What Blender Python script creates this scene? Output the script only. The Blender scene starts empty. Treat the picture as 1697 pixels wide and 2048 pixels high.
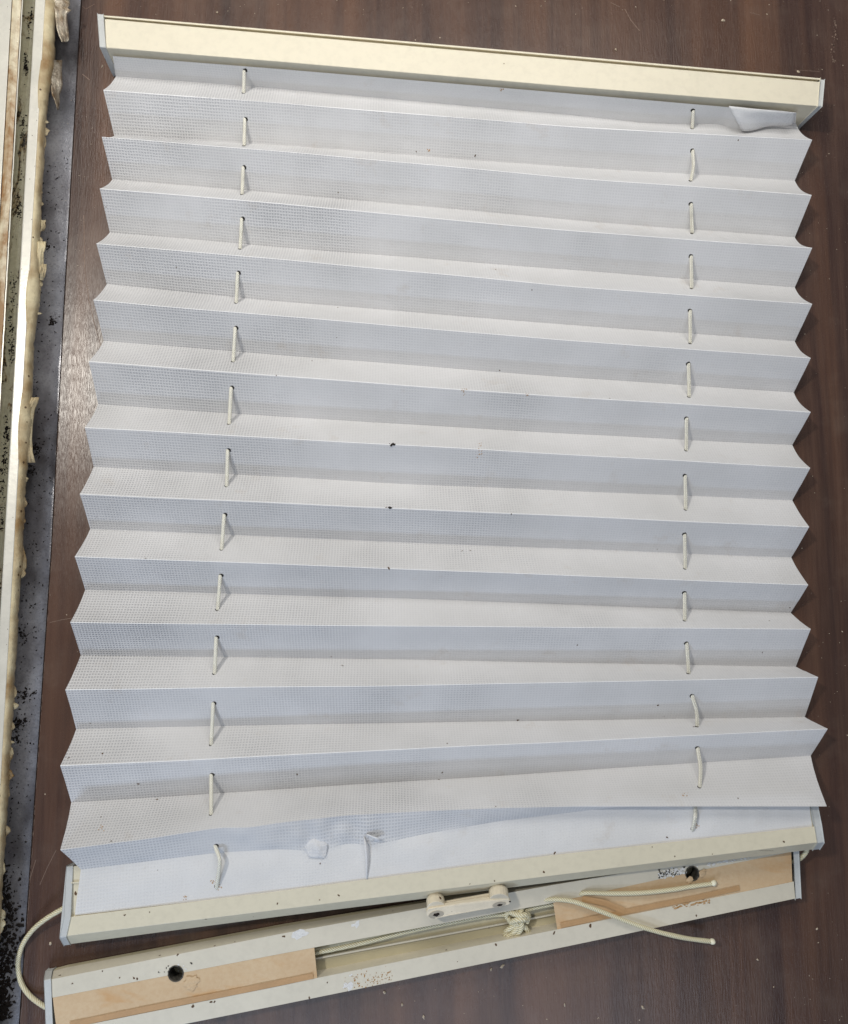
import bpy, bmesh, math, random
import numpy as np
from mathutils import Vector, Matrix, noise
from mathutils.bvhtree import BVHTree
random.seed(7)
S = bpy.context.scene
C = S.collection
# ---------------------------------------------------------------- camera
F, CX, CY, H = 1625.0, 848.5, 1024.0, 0.65
zc = -Vector((780-CX, -(1200-CY), -F)).normalized()
yc = (Vector((0, 1, 0)) - zc*zc.y).normalized()
xc = yc.cross(zc)
RM = Matrix((xc, yc, zc))                      # camera -> world
cam = bpy.data.cameras.new('camera'); co = bpy.data.objects.new('camera', cam); C.objects.link(co)
cam.sensor_fit = 'VERTICAL'; cam.sensor_height = 24; cam.sensor_width = 24*1697/2048
cam.lens = F/2048*24; cam.clip_start = .01; cam.clip_end = 50
co.matrix_world = Matrix.Translation((0, 0, H)) @ RM.to_4x4()
S.camera = co
S.render.engine = 'CYCLES'
S.view_settings.view_transform = 'Standard'; S.view_settings.look = 'None'
S.view_settings.exposure = 0.0; S.view_settings.gamma = 1
# ---------------------------------------------------------------- light
W = bpy.data.worlds.new('World'); S.world = W; W.use_nodes = True
W.node_tree.nodes['Background'].inputs[0].default_value = (.80, .88, 1, 1)
W.node_tree.nodes['Background'].inputs[1].default_value = .18
def lamp(name, loc, target, size, power, col):
    l = bpy.data.lights.new(name, 'AREA'); o = bpy.data.objects.new(name, l); C.objects.link(o)
    l.shape = 'RECTANGLE'; l.size, l.size_y = size; l.energy = power; l.color = col
    o.location = loc
    o.rotation_euler = (Vector(target)-Vector(loc)).to_track_quat('-Z', 'Y').to_euler()
    return o
lamp('warm_ceiling_lamp', (-.86, .60, 1.55), (0, .1, 0), (.12, .14), 13, (1, .95, .86))
lamp('soft_sheen_fill', (.0, 1.0, 1.02), (0, .1, 0), (1.0, .3), 2.6, (1, .95, .88))  # added fill, puts a sheen on the wood at the top
lamp('overhead_fill', (.03, .60, .60), (.03, .26, 0), (.80, .36), 2.7, (1, .975, .93))  # added fill hung close above, brightens the upper pleats
lamp('cool_fill', (.05, -.95, 1.15), (0, .1, 0), (1.2, .4), 3.9, (.78, .86, 1))  # added cool fill, lifts the down-facing pleat faces
lamp('cool_window_light', (-.34, -.78, .46), (0, -.25, 0), (.14, .07), 1.8, (.58, .74, 1))

def ray(px, py):
    return (RM @ Vector((px-CX, -(py-CY), -F))).normalized()
def P(px, py, z=0.0):
    d = ray(px, py); t = (z-H)/d.z
    return Vector((0, 0, H)) + d*t
# ---------------------------------------------------------------- materials
def lin(c):
    return tuple(((v/255+.055)/1.055)**2.4 if v/255 > .04045 else v/255/12.92 for v in c)+(1,)
class M_:
    def __init__(s, name):
        s.m = bpy.data.materials.new(name); s.m.use_nodes = True; s.t = s.m.node_tree
        s.b = s.t.nodes['Principled BSDF']; s.l = s.t.links
    def n(s, typ, **k):
        q = s.t.nodes.new(typ)
        for a, v in k.items(): setattr(q, a, v)
        return q
    def coord(s, kind='Object', scale=(1, 1, 1), rot=(0, 0, 0)):
        tc = s.n('ShaderNodeTexCoord'); mp = s.n('ShaderNodeMapping')
        s.l.new(tc.outputs[kind], mp.inputs[0]); mp.inputs['Scale'].default_value = scale
        mp.inputs['Rotation'].default_value = rot
        return mp.outputs[0]
    def noise(s, vec, scale, detail=4, rough=.55, dist=0):
        q = s.n('ShaderNodeTexNoise'); s.l.new(vec, q.inputs['Vector'])
        q.inputs['Scale'].default_value = scale; q.inputs['Detail'].default_value = detail
        q.inputs['Roughness'].default_value = rough; q.inputs['Distortion'].default_value = dist
        return q.outputs[0]
    def ramp(s, fac, a, b, c0=(0, 0, 0, 1), c1=(1, 1, 1, 1)):
        q = s.n('ShaderNodeValToRGB'); s.l.new(fac, q.inputs[0]); e = q.color_ramp.elements
        e[0].position, e[1].position = a, b; e[0].color, e[1].color = c0, c1
        return q.outputs[0]
    def mix(s, fac, a, b, mode='MIX'):
        q = s.n('ShaderNodeMix', data_type='RGBA', blend_type=mode)
        for i, v in ((0, fac), (6, a), (7, b)):
            if hasattr(v, 'links'): s.l.new(v, q.inputs[i])
            else: q.inputs[i].default_value = v
        return q.outputs[2]
    def math(s, op, a, b=0.0, c=0.0):
        q = s.n('ShaderNodeMath', operation=op)
        for i, v in enumerate((a, b, c)):
            if hasattr(v, 'links'): s.l.new(v, q.inputs[i])
            else: q.inputs[i].default_value = v
        return q.outputs[0]
    def voro(s, vec, scale, rnd=1):
        q = s.n('ShaderNodeTexVoronoi'); s.l.new(vec, q.inputs['Vector'])
        q.inputs['Scale'].default_value = scale; q.inputs['Randomness'].default_value = rnd
        return q
    def specks(s, vec, scale, rad, frac):
        """1 on sparse irregular dots"""
        v = s.voro(vec, scale)
        inside = s.math('LESS_THAN', v.outputs['Distance'], rad)
        sep = s.n('ShaderNodeSeparateColor'); s.l.new(v.outputs['Color'], sep.inputs[0])
        return s.math('MULTIPLY', inside, s.math('LESS_THAN', sep.outputs[0], frac))
    def bump(s, h, strength, dist=.0005):
        q = s.n('ShaderNodeBump'); s.l.new(h, q.inputs['Height'])
        q.inputs['Strength'].default_value = strength; q.inputs['Distance'].default_value = dist
        s.l.new(q.outputs[0], s.b.inputs['Normal']); return q
    def out(s, col=None, rough=None, metal=0, spec=.5):
        for nm, v in (('Base Color', col), ('Roughness', rough), ('Metallic', metal), ('Specular IOR Level', spec)):
            if v is None: continue
            if hasattr(v, 'links'): s.l.new(v, s.b.inputs[nm])
            else: s.b.inputs[nm].default_value = v
        return s.m

def mat_plain(name, c, rough=.5, metal=0, var=.08, scale=60, speck=None, bump=.15, c2=None, spec=.5):
    m = M_(name); v = m.coord(); n = m.noise(v, scale)
    base = lin(c); dark = lin(c2) if c2 else tuple(x*(1-var*3) for x in base[:3])+(1,)
    col = m.mix(m.ramp(n, .35, .7), base, dark)
    n2 = m.noise(v, scale*9, 3)
    col = m.mix(m.math('MULTIPLY', m.ramp(n2, .45, .75), .25), col, tuple(x*.7 for x in base[:3])+(1,))
    if speck:
        f = m.specks(m.coord(), speck[0], speck[1], speck[2])
        col = m.mix(f, col, lin(speck[3]))
    m.bump(n2, bump)
    return m.out(col, rough, metal, spec)

def mat_fabric(name='pleated_paper_fabric', k=1.0, fibre=.22):
    m = M_(name)
    tc = m.n('ShaderNodeTexCoord'); sp = m.n('ShaderNodeSeparateXYZ'); m.l.new(tc.outputs['UV'], sp.inputs[0])
    per = .00225
    u = m.math('MULTIPLY', sp.outputs[0], 2*math.pi/per); v = m.math('MULTIPLY', sp.outputs[1], 2*math.pi/per)
    nz = m.noise(tc.outputs['UV'], 900, 2)
    nw = m.noise(tc.outputs['UV'], 120, 3)
    u2 = m.math('ADD', u, m.math('MULTIPLY', m.math('ADD', nz, m.math('MULTIPLY', nw, 1.8)), 1.8)); v2 = m.math('ADD', v, m.math('MULTIPLY', m.math('ADD', nz, m.math('MULTIPLY', nw, 1.8)), 1.8))
    su = m.math('SINE', u2); sv = m.math('SINE', v2)
    # threads: max of the two families, gap where both are low
    gap = m.math('MULTIPLY', m.math('SUBTRACT', 1.0, m.math('MAXIMUM', m.math('MULTIPLY', su, .92), sv)), .5)
    left = m.math('MULTIPLY_ADD', sp.outputs[0], -1.7, .80)       # the emboss is crisper on one side of the cloth
    nb = m.noise(tc.outputs['UV'], 9, 3)
    amp = m.n('ShaderNodeClamp'); m.l.new(m.math('ADD', left, m.math('MULTIPLY', m.math('SUBTRACT', nb, .5), 2.2)), amp.inputs[0])
    amp.inputs[1].default_value = .18; amp.inputs[2].default_value = 1.0
    g = m.math('MULTIPLY', gap, amp.outputs[0])
    soft = m.noise(tc.outputs['UV'], 14, 4)
    col = m.mix(m.ramp(soft, .35, .75), lin((244, 244, 245)), lin((232, 232, 232)))
    col = m.mix(m.math('MULTIPLY', g, .62*k), col, lin((112, 114, 124)))
    fib = m.noise(m.coord('UV', (1, 5, 1)), 600, 3)
    col = m.mix(m.math('MULTIPLY', m.ramp(fib, .5, .8), fibre), col, lin((180, 178, 178)))
    f = m.specks(m.coord('UV'), 70, .045, .10); col = m.mix(m.math('MULTIPLY', f, .75), col, lin((110, 95, 80)))
    st = m.noise(m.coord('UV', (1, 1, 1)), 30, 5, .7)
    col = m.mix(m.math('MULTIPLY', m.ramp(st, .60, .80), .30), col, lin((196, 176, 150)))
    m.out(col, .78, 0, .3)
    hgt = m.math('SUBTRACT', m.math('MULTIPLY', nz, .15), g)
    m.bump(hgt, .25+.55*k, .0006)
    tr = m.n('ShaderNodeBsdfTranslucent'); m.l.new(col, tr.inputs[0])
    mx = m.n('ShaderNodeMixShader'); mx.inputs[0].default_value = .28
    m.l.new(m.b.outputs[0], mx.inputs[1]); m.l.new(tr.outputs[0], mx.inputs[2])
    m.l.new(mx.outputs[0], m.t.nodes['Material Output'].inputs[0])
    return m.m

def mat_wood():
    m = M_('dark_wood_laminate')
    v = m.coord('Object', (1, .055, 1), (0, 0, math.radians(-1.5)))
    n1 = m.noise(v, 75, 6, .6, .6); n2 = m.noise(v, 420, 3, .6); n3 = m.noise(m.coord('Object', (1, .25, 1)), 9, 3)
    c = m.mix(m.ramp(n1, .35, .68), lin((60, 44, 38)), lin((88, 67, 56)))
    c = m.mix(m.math('MULTIPLY', m.ramp(n2, .45, .75), .55), c, lin((50, 29, 25)))
    c = m.mix(m.math('MULTIPLY', m.ramp(n3, .4, .7), .45), c, lin((66, 46, 42)))
    wide = m.noise(m.coord('Object', (1, .035, 1)), 26, 3, .6, .4)
    c = m.mix(m.math('MULTIPLY', m.ramp(wide, .42, .66), .55), c, lin((112, 80, 60)))
    dust = m.noise(m.coord(), 22, 6, .65)
    c = m.mix(m.math('MULTIPLY', m.ramp(dust, .52, .8), .14), c, lin((140, 125, 110)))
    f = m.specks(m.coord(), 95, .05, .10); c = m.mix(f, c, lin((190, 175, 155)))
    f = m.specks(m.coord(), 260, .07, .06); c = m.mix(f, c, lin((150, 135, 120)))
    pore = m.noise(m.coord('Object', (1, .10, 1)), 900, 2)
    r = m.math('MULTIPLY_ADD', dust, .22, .17)
    m.bump(m.math('ADD', m.ramp(pore, .4, .6), m.math('MULTIPLY', n2, .4)), .15, .0004)
    return m.out(c, r, 0, .5)

def mat_metal_sheet():
    m = M_('grey_metal_sheet')
    v = m.coord(); n = m.noise(v, 30, 6, .65); n2 = m.noise(v, 600, 2)
    c = m.mix(m.ramp(n, .35, .7), lin((196, 197, 204)), lin((138, 136, 142)))
    c = m.mix(m.math('MULTIPLY', m.ramp(n2, .5, .7), .35), c, lin((90, 90, 96)))
    f = m.specks(v, 240, .14, .035); c = m.mix(f, c, lin((25, 18, 14)))
    stain_shade = m.noise(m.coord('Object', (1, .5, 1)), 7, 5, .7)
    c = m.mix(m.math('MULTIPLY', m.ramp(stain_shade, .46, .60), .85), c, lin((66, 60, 60)))  # dark mottled stains, deepened in colour to stand in for the frame's shadow
    f = m.specks(v, 90, .10, .10); c = m.mix(f, c, lin((30, 20, 15)))
    m.bump(n2, .3); return m.out(c, m.math('MULTIPLY_ADD', n, .28, .13), .35)

def mat_stained():
    m = M_('brown_stained_metal'); v = m.coord('Object', (1, .35, 1))
    n = m.noise(v, 22, 7, .7, .8); k = m.noise(m.coord('Object', (1, 1, 1)), 160, 4)
    f = m.ramp(m.math('MULTIPLY_ADD', k, .25, n), .50, .68)
    c = m.mix(f, lin((214, 204, 178)), lin((146, 112, 72)))
    c = m.mix(m.specks(m.coord(), 330, .12, .10), c, lin((235, 230, 215)))
    m.bump(n, .4, .001); return m.out(c, .5)

def mat_channel():
    m = M_('grimy_green_channel'); v = m.coord('Object', (1, .4, 1))
    n = m.noise(v, 45, 7, .75, 1.2); k = m.noise(m.coord(), 300, 4, .7)
    c = m.mix(m.ramp(k, .3, .7), lin((214, 209, 184)), lin((190, 184, 156)))
    c = m.mix(m.ramp(n, .53, .60), c, lin((150, 126, 84)))
    c = m.mix(m.ramp(m.math('MULTIPLY_ADD', k, .35, n), .75, .80), c, lin((28, 20, 12)))
    m.bump(n, .6, .002); return m.out(c, .45)

def mat_cord(name='braided_cord', c0=(244, 240, 216), c1=(196, 184, 138)):
    m = M_(name); uv = m.coord('UV')
    a = m.n('ShaderNodeTexWave', wave_type='BANDS', bands_direction='DIAGONAL'); m.l.new(uv, a.inputs[0]); a.inputs['Scale'].default_value = 330
    a.inputs['Distortion'].default_value = 1
    n = m.noise(uv, 500)
    c = m.mix(a.outputs[1], lin(c0), lin(c1))
    c = m.mix(m.math('MULTIPLY', n, .3), c, lin((180, 170, 140)))
    m.bump(a.outputs[1], .6, .0005); return m.out(c, .6)

def mat_tape():
    m = M_('kraft_paper_tape'); v = m.coord()
    n = m.noise(v, 18, 5, .6); k = m.noise(v, 420, 3); s = m.noise(m.coord('Object', (1, 3, 1)), 12, 4, .6, .7)
    c = m.mix(m.ramp(n, .3, .7), lin((210, 186, 152)), lin((198, 170, 134)))
    c = m.mix(m.math('MULTIPLY', m.ramp(k, .4, .7), .25), c, lin((186, 148, 108)))
    c = m.mix(m.math('MULTIPLY', m.ramp(s, .56, .66), .5), c, lin((196, 146, 88)))
    m.bump(k, .3, .0003); return m.out(c, .7, 0, .3)

MT = {}
MT['fabric'] = mat_fabric(); MT['plainfab'] = mat_fabric('matted_plain_fabric', .22, .35)
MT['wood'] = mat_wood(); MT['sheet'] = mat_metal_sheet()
MT['cream'] = mat_plain('cream_painted_metal', (224, 216, 194), .42, 0, .01, 20, (75, .06, .12, (120, 95, 60)), .05)
MT['ivory'] = mat_plain('dull_ivory_metal', (216, 208, 184), .4, 0, .015, 25, (110, .05, .06, (96, 66, 36)), .06)
MT['greyed'] = mat_plain('ivory_grey_metal', (211, 204, 186), .4, 0, .02, 18, (120, .05, .07, (90, 62, 34)), .06)
MT['floor'] = mat_plain('khaki_channel_floor', (206, 197, 166), .45, 0, .06, 15, (120, .06, .1, (90, 62, 34)), .08)
MT['cap'] = mat_plain('pale_plastic_cap', (196, 198, 196), .5, 0, .03, 40, None, .05)
MT['plastic'] = mat_plain('ivory_plastic', (228, 217, 194), .42, 0, .05, 60, (200, .08, .1, (70, 50, 30)), .08)
MT['dark'] = mat_plain('dark_hole', (22, 17, 14), .8)
MT['dirt'] = mat_plain('black_dirt', (30, 20, 14), .9, bump=.4)
MT['fleck'] = mat_plain('brown_fleck', (92, 66, 40), .8)
MT['rust'] = mat_plain('rust_stain', (168, 122, 62), .7)
MT['steel'] = mat_plain('bare_steel', (232, 231, 228), .45, 0, .06, 900, None, .5)
MT['recess'] = mat_plain('screw_recess', (176, 168, 152), .5)
MT['crease'] = mat_plain('crease_highlight_white', (244, 244, 244), .6, 0, .02, 40, None, .02)  # brighter white paints the highlight along the ridges; loose fibres share it
MT['cordw'] = mat_cord('white_cord', (250, 249, 240), (220, 217, 200))
MT['tape'] = mat_tape(); MT['tapedark'] = mat_plain('stained_tape_band', (188, 150, 106), .6, 0, .05, 60)
MT['cord'] = mat_cord()
MT['bar'] = mat_plain('white_frame_paint', (222, 218, 206), .28, .1, .05, 40, (330, .13, .13, (110, 95, 70)), .15)
MT['stained'] = mat_stained(); MT['channel'] = mat_channel()
MT['seal'] = mat_plain('old_tan_sealant', (208, 194, 158), .55, 0, .1, 45, (200, .2, .12, (84, 62, 36)), .9, (142, 112, 70))
MT['foil'] = mat_plain('torn_foil', (200, 190, 172), .25, .55, .25, 150, None, 1.0, (120, 96, 66))
MT['edge'] = mat_plain('dark_board_edge', (38, 25, 22), .5)
MT['scratch'] = mat_plain('scratch_in_laminate', (138, 116, 102), .7, var=.1, scale=400)
MT['dust'] = mat_plain('pale_dust', (205, 190, 168), .8)
MT['hole_metal'] = mat_plain('scraped_hole_wall', (110, 106, 98), .5, .5, .25, 500, None, 1.0)
# ---------------------------------------------------------------- object helpers
def meta(o, label=None, cat=None, group=None, kind=None):
    for k, v in (('label', label), ('category', cat), ('group', group), ('kind', kind)):
        if v: o[k] = v
    return o
def obj(name, verts, faces, mats, parent=None, smooth=False, uv=None, fmat=None, bevel=0, solid=0):
    me = bpy.data.meshes.new(name); me.from_pydata([tuple(v) for v in verts], [], faces); 
    for m in (mats if isinstance(mats, (list, tuple)) else [mats]): me.materials.append(MT[m])
    if fmat: me.polygons.foreach_set('material_index', fmat)
    if smooth: me.polygons.foreach_set('use_smooth', [True]*len(me.polygons))
    if uv is not None:
        l = me.uv_layers.new(name='UVMap')
        idx = np.empty(len(me.loops), dtype=np.int32); me.loops.foreach_get('vertex_index', idx)
        l.data.foreach_set('uv', np.asarray(uv, dtype=np.float32)[idx].ravel())
    me.validate(); me.update()
    o = bpy.data.objects.new(name, me); C.objects.link(o)
    if parent: o.parent = parent
    if solid:
        q = o.modifiers.new('thick', 'SOLIDIFY'); q.thickness = solid; q.offset = -1
    if bevel:
        q = o.modifiers.new('soft', 'BEVEL'); q.width = bevel; q.segments = 2; q.limit_method = 'ANGLE'; q.angle_limit = .5
    return o
def empty(name, label, cat, loc=(0, 0, 0)):
    o = bpy.data.objects.new(name, None); C.objects.link(o); o.empty_display_size = .05
    return meta(o, label, cat)
class Bag:                                    # collects verts/faces with material index
    def __init__(s): s.v, s.f, s.m, s.uv = [], [], [], []
    def add(s, vs, fs, mi=0, uv=None):
        k = len(s.v); s.v += [tuple(v) for v in vs]; s.f += [[i+k for i in f] for f in fs]; s.m += [mi]*len(fs)
        s.uv += list(uv) if uv is not None else [(v[0], v[1]) for v in vs]
    def build(s, name, mats, parent=None, **k):
        return obj(name, s.v, s.f, mats, parent, fmat=s.m, uv=s.uv, **k)
def line(pts, z, n, x0=None, x1=None, smooth=0):
    """pixel polyline sampled at n columns and lifted to height z (number or (left, right) or list)"""
    xs = [p[0] for p in pts]; ys = [p[1] for p in pts]
    x = np.linspace(xs[0] if x0 is None else x0, xs[-1] if x1 is None else x1, n)
    y = np.interp(x, xs, ys)
    if len(xs) > 1:                           # linear extrapolation
        y = np.where(x < xs[0], ys[0]+(x-xs[0])*(ys[1]-ys[0])/(xs[1]-xs[0]), y)
        y = np.where(x > xs[-1], ys[-1]+(x-xs[-1])*(ys[-1]-ys[-2])/(xs[-1]-xs[-2]), y)
    if smooth:
        k = smooth; yp = np.concatenate([2*y[0]-y[k:0:-1], y, 2*y[-1]-y[-2:-k-2:-1]])
        y = np.convolve(yp, np.ones(2*k+1)/(2*k+1), 'valid')
    if isinstance(z, (int, float)): zz = np.full(n, z)
    elif len(z) == 2: zz = np.linspace(z[0], z[1], n)
    else: zz = np.interp(np.linspace(0, 1, n), np.linspace(0, 1, len(z)), z)
    return [P(float(a), float(b), float(c)) for a, b, c in zip(x, y, zz)]
def drop(l, z, dx=0, dy=0):
    zz = np.linspace(z[0], z[1], len(l)) if not isinstance(z, (int, float)) else [z]*len(l)
    return [Vector((p.x+dx, p.y+dy, float(c))) for p, c in zip(l, zz)]
def loft(bag, lines, mi=0, closed=False, ends=False, uv=None):
    n = len(lines[0]); vs = [p for l in lines for p in l]; fs = []
    m = len(lines)
    for i in range(m if closed else m-1):
        a, b = i*n, ((i+1) % m)*n
        for j in range(n-1): fs.append([a+j, b+j, b+j+1, a+j+1])
    if ends:
        fs.append([i*n for i in range(m)]); fs.append([i*n+n-1 for i in reversed(range(m))])
    bag.add(vs, fs, mi, uv)
def tube(bag, pts, r=.0016, sides=10, mi=0, sub=6, cap=True):
    pts = [Vector(p) for p in pts]; q = []
    for i in range(len(pts)-1):
        p0 = pts[max(i-1, 0)]; p1 = pts[i]; p2 = pts[i+1]; p3 = pts[min(i+2, len(pts)-1)]
        for k in range(sub):
            t = k/sub
            q.append(.5*((2*p1)+(p2-p0)*t+(2*p0-5*p1+4*p2-p3)*t*t+(3*p1-p0-3*p2+p3)*t**3))
    q.append(pts[-1]); n = len(q); vs, uv, fs = [], [], []; L = 0
    up = Vector((0, 0, 1)); 
    for i, p in enumerate(q):
        d = (q[min(i+1, n-1)]-q[max(i-1, 0)]).normalized()
        if i: L += (p-q[i-1]).length
        a = d.cross(up)
        a = a.normalized() if a.length > 1e-4 else Vector((1, 0, 0)); up = a.cross(d).normalized()
        rr = r*(1+.05*math.sin(L*2200))
        for k in range(sides):
            t = 2*math.pi*k/sides; vs.append(p+a*math.cos(t)*rr+up*math.sin(t)*rr); uv.append((k/sides*.01, L))
    for i in range(n-1):
        for k in range(sides):
            k2 = (k+1) % sides; fs.append([i*sides+k, i*sides+k2, (i+1)*sides+k2, (i+1)*sides+k])
    if cap: fs += [list(range(sides))[::-1], [(n-1)*sides+k for k in range(sides)]]
    bag.add(vs, fs, mi, uv)
def bvh(o):
    d = bpy.context.evaluated_depsgraph_get(); return BVHTree.FromObject(o, d)
def hit(tree, px, py):
    l, n, i, d = tree.ray_cast(Vector((0, 0, H)), ray(px, py))
    if l is None: return None, None
    if n.dot(ray(px, py)) > 0: n = -n
    return l, n
def blob(bag, tree, px, py, r, mi, el=1.0, ang=0.0, n=9, rough=.35, off=.00015):
    """irregular little mark stuck on the surface the photo shows at that pixel; r in pixels"""
    l, nn = hit(tree, px, py)
    if l is None: return
    a = Vector((math.cos(ang), math.sin(ang), 0)); a = (a-nn*a.dot(nn)).normalized(); b = nn.cross(a)
    vs = [l+nn*(off*1.6)]
    for k in range(n):
        t = 2*math.pi*k/n; q = r*.0004*(1+random.uniform(-rough, rough))
        vs.append(l+nn*off+a*math.cos(t)*q*el+b*math.sin(t)*q)
    bag.add(vs, [[0, k+1, (k+1) % n+1] for k in range(n)], mi)
def append_to(o, bag, mats):
    """merge marks into an existing mesh object (a mark is part of the surface it is on)"""
    me = o.data; bm = bmesh.new(); bm.from_mesh(me); base = len(me.materials)
    for m in mats: me.materials.append(MT[m])
    vs = [bm.verts.new(v) for v in bag.v]; uvl = bm.loops.layers.uv.verify()
    for f, mi in zip(bag.f, bag.m):
        try: nf = bm.faces.new([vs[i] for i in f])
        except ValueError: continue
        nf.material_index = base+mi
    bm.to_mesh(me); bm.free()

# ================================================================ SETTING
EDGE = [(165, -60), (162, 0), (142, 350), (127, 620), (102, 1100), (62, 1700), (38, 2048), (33, 2110)]
def edge_pts(off=0, z=0):
    p = [P(x+off, y, z) for x, y in EDGE]
    a, b = p[0]-p[1], p[-1]-p[-2]
    return [p[0]+a.normalized()*.5]+p+[p[-1]+b.normalized()*.5]
bag = Bag(); L0 = edge_pts(0, -.0006); L1 = edge_pts(2.5, 0); R = [Vector((1.1, p.y, 0)) for p in L1]
loft(bag, [L1, [a.lerp(b, .5) for a, b in zip(L1, R)], R], 0)
loft(bag, [[Vector((p.x, p.y, -.0058)) for p in L0], L0, L1], 1)
for pl, w in (([(168, 430), (170, 540), (178, 600), (190, 650), (203, 695)], .8), ([(1250, 18), (1262, 40), (1280, 62)], .9),
              ([(1222, 5), (1240, 14)], .7), ([(165, 12), (172, 18), (190, 8)], .5), ([(1500, 25), (1520, 30)], .6),
              ([(80, 1770), (95, 1735), (113, 1700)], .5), ([(100, 1245), (122, 1240), (145, 1236)], .5),
              ([(165, 148), (180, 160)], .9), ([(1590, 140), (1640, 143)], .5), ([(60, 1760), (72, 1720)], .5)):
    pp = [P(x, y, .00012) for x, y in pl]
    side = [(pp[min(i+1, len(pp)-1)]-pp[max(i-1, 0)]).normalized().cross(Vector((0, 0, 1)))*w*.0003 for i in range(len(pp))]
    loft(bag, [[p-s for p, s in zip(pp, side)], [p+s for p, s in zip(pp, side)]], 2)
for k in range(60):                                                  # ragged scuff near the far right corner
    t = random.random(); x = 1668+4*math.sin(t*7)+random.gauss(0, 2.2); y = 36+t*100
    p = P(x, y, .00012); s = .0002+.0006*random.random()**2
    bag.add([p+Vector((-s, 0, 0)), p+Vector((0, -s*1.7, 0)), p+Vector((s, 0, 0)), p+Vector((0, s*1.5, 0))], [[0, 1, 2, 3]], 2)
for k in range(70):                                                  # chips along the board edge
    y = random.uniform(800, 2040); x = np.interp(y, [e[1] for e in EDGE], [e[0] for e in EDGE])+2.5
    p = P(x, y, .0002); q = P(x-.058*6*random.uniform(.5, 4), y+6*random.uniform(.5, 4), .0002); w = Vector((.00018, 0, 0))
    bag.add([p, q, q+w, p+w], [[0, 1, 2, 3]], 2)
table = bag.build('table_surface', ['wood', 'edge', 'scratch'])
meta(table, 'dark brown wood grain table board with dust and scratches under the blind', 'table', kind='structure')
xl = -1.2
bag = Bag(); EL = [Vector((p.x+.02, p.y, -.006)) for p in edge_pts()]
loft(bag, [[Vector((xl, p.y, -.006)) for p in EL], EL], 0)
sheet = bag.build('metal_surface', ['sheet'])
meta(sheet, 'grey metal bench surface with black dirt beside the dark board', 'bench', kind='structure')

# ================================================================ WINDOW FRAME on the left
fr = empty('window_frame', 'old cream aluminium window frame with brown stains and tan sealant left of the blind', 'window frame')
FZ = .009
def fx(y): return 91-.057*y
ys = np.linspace(-90, 2140, 420)
def fline(off, z, wob=0, sc=.02, seed=0, zw=0):
    r = []
    for y in ys:
        w = wob*noise.fractal(Vector((y*sc, seed*7.3, .5)), 1, 2, 4) if wob else 0
        zz = z+(zw*noise.fractal(Vector((y*sc*1.3, seed*3.1, 9)), 1, 2, 4) if zw else 0)
        r.append(P(fx(y)+off+w, y, zz+(FZ if zz > 0 else 0)))
    return r
def fpart(name, prof, mat, **k):
    b = Bag(); loft(b, [fline(*p) if isinstance(p, tuple) else p for p in prof], 0, closed=True, ends=True)
    return b.build(name, [mat], fr, **k)
fpart('outer_flange', [(-150, -.0058), (-150, .012), (-67, .012), (-67, .002), (-67, -.0058)], 'bar', bevel=.0004)
fpart('stained_strip', [(-66, -.0055), (-66, .0105, 0, .02, 0), (-56, .0118), (-48, .0112, 1.0, .03, 2), (-45, .0070, 1.0, .03, 2), (-45, -.0055)], 'stained')
fpart('inner_lip', [(-46.5, -.005), (-46.5, .0128, .5, .05, 4), (-44.3, .0128, .5, .05, 4), (-44.3, -.005)], 'bar')
b = Bag(); loft(b, [fline(-44.5, -.003), fline(-36, -.0035, 0, .03, 5, .0012), fline(-27, -.0035, 0, .03, 6, .0012), fline(-19, -.003)], 0)
b.build('channel', ['channel'], fr, smooth=True, solid=.0015)
fpart('glazing_bar', [(-20, -.0055), (-20, .0165), (-18.5, .0172), (-1, .0172), (.8, .0164), (1, -.0055)], 'bar', bevel=.0003)
# sealant: lumpy strip bulging out beside the bar
def sealw(y):
    w = 17+3*noise.fractal(Vector((y*.006, 3, 0)), 1, 2, 3)
    for c, s, a in ((120, 60, 9), (20, 40, 8), (590, 60, 7), (860, 70, 6), (1120, 25, 6)): w += a*math.exp(-((y-c)/s)**2)
    return w
cols = [(-1.5, .0166), (.12, .0168), (.4, .0158), (.7, .0135), (.92, .0100), (1.0, .002), (.9, -.0055), (-.5, -.0055)]
LL = []
for ci, (u, z) in enumerate(cols):
    r = []
    for y in ys:
        w = sealw(y)
        over = 5*max(0, math.exp(-((y-590)/45)**2)+math.exp(-((y-850)/60)**2)+.9*math.exp(-((y-170)/45)**2)-.25)
        x = u-over if ci == 0 else w*u
        if ci in (3, 4, 5): x += 2.0*noise.fractal(Vector((y*.085, ci*.4, 4)), 1, 2, 4)
        zz = z+(.0006*noise.fractal(Vector((y*.03, ci*.8, 7)), 1, 2, 4) if 0 < ci < 5 else 0)+(.0012 if ci == 0 and over > .2 else 0)
        r.append(P(fx(y)+x, y, zz+(FZ if zz > .004 else 0)))
    LL.append(r)
b = Bag(); loft(b, LL, 0, closed=True, ends=True); b.build('sealant_strip', ['seal'], fr, smooth=True)
b = Bag()
for k in range(52):
    y = random.uniform(-40, 2060); w = sealw(y); x0 = fx(y)+w*random.uniform(.55, .95); z = .0105+FZ*.9; hh = random.uniform(6, 34); ww = random.uniform(3, 10)
    rows_ = []
    for q in range(6):
        t = q/5; e = math.sin(math.pi*t)**.6*ww*(1+.5*noise.noise(Vector((k*3.3, q*.9, 0))))
        rows_.append([P(x0-.057*hh*t*-1+c_*e/3, y+hh*t+noise.noise(Vector((k, q, c_))), z-.0016*c_/3+.0012*noise.noise(Vector((k*1.7, q*.6, c_*.8)))) for c_ in range(4)])
    loft(b, rows_, 0)
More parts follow.
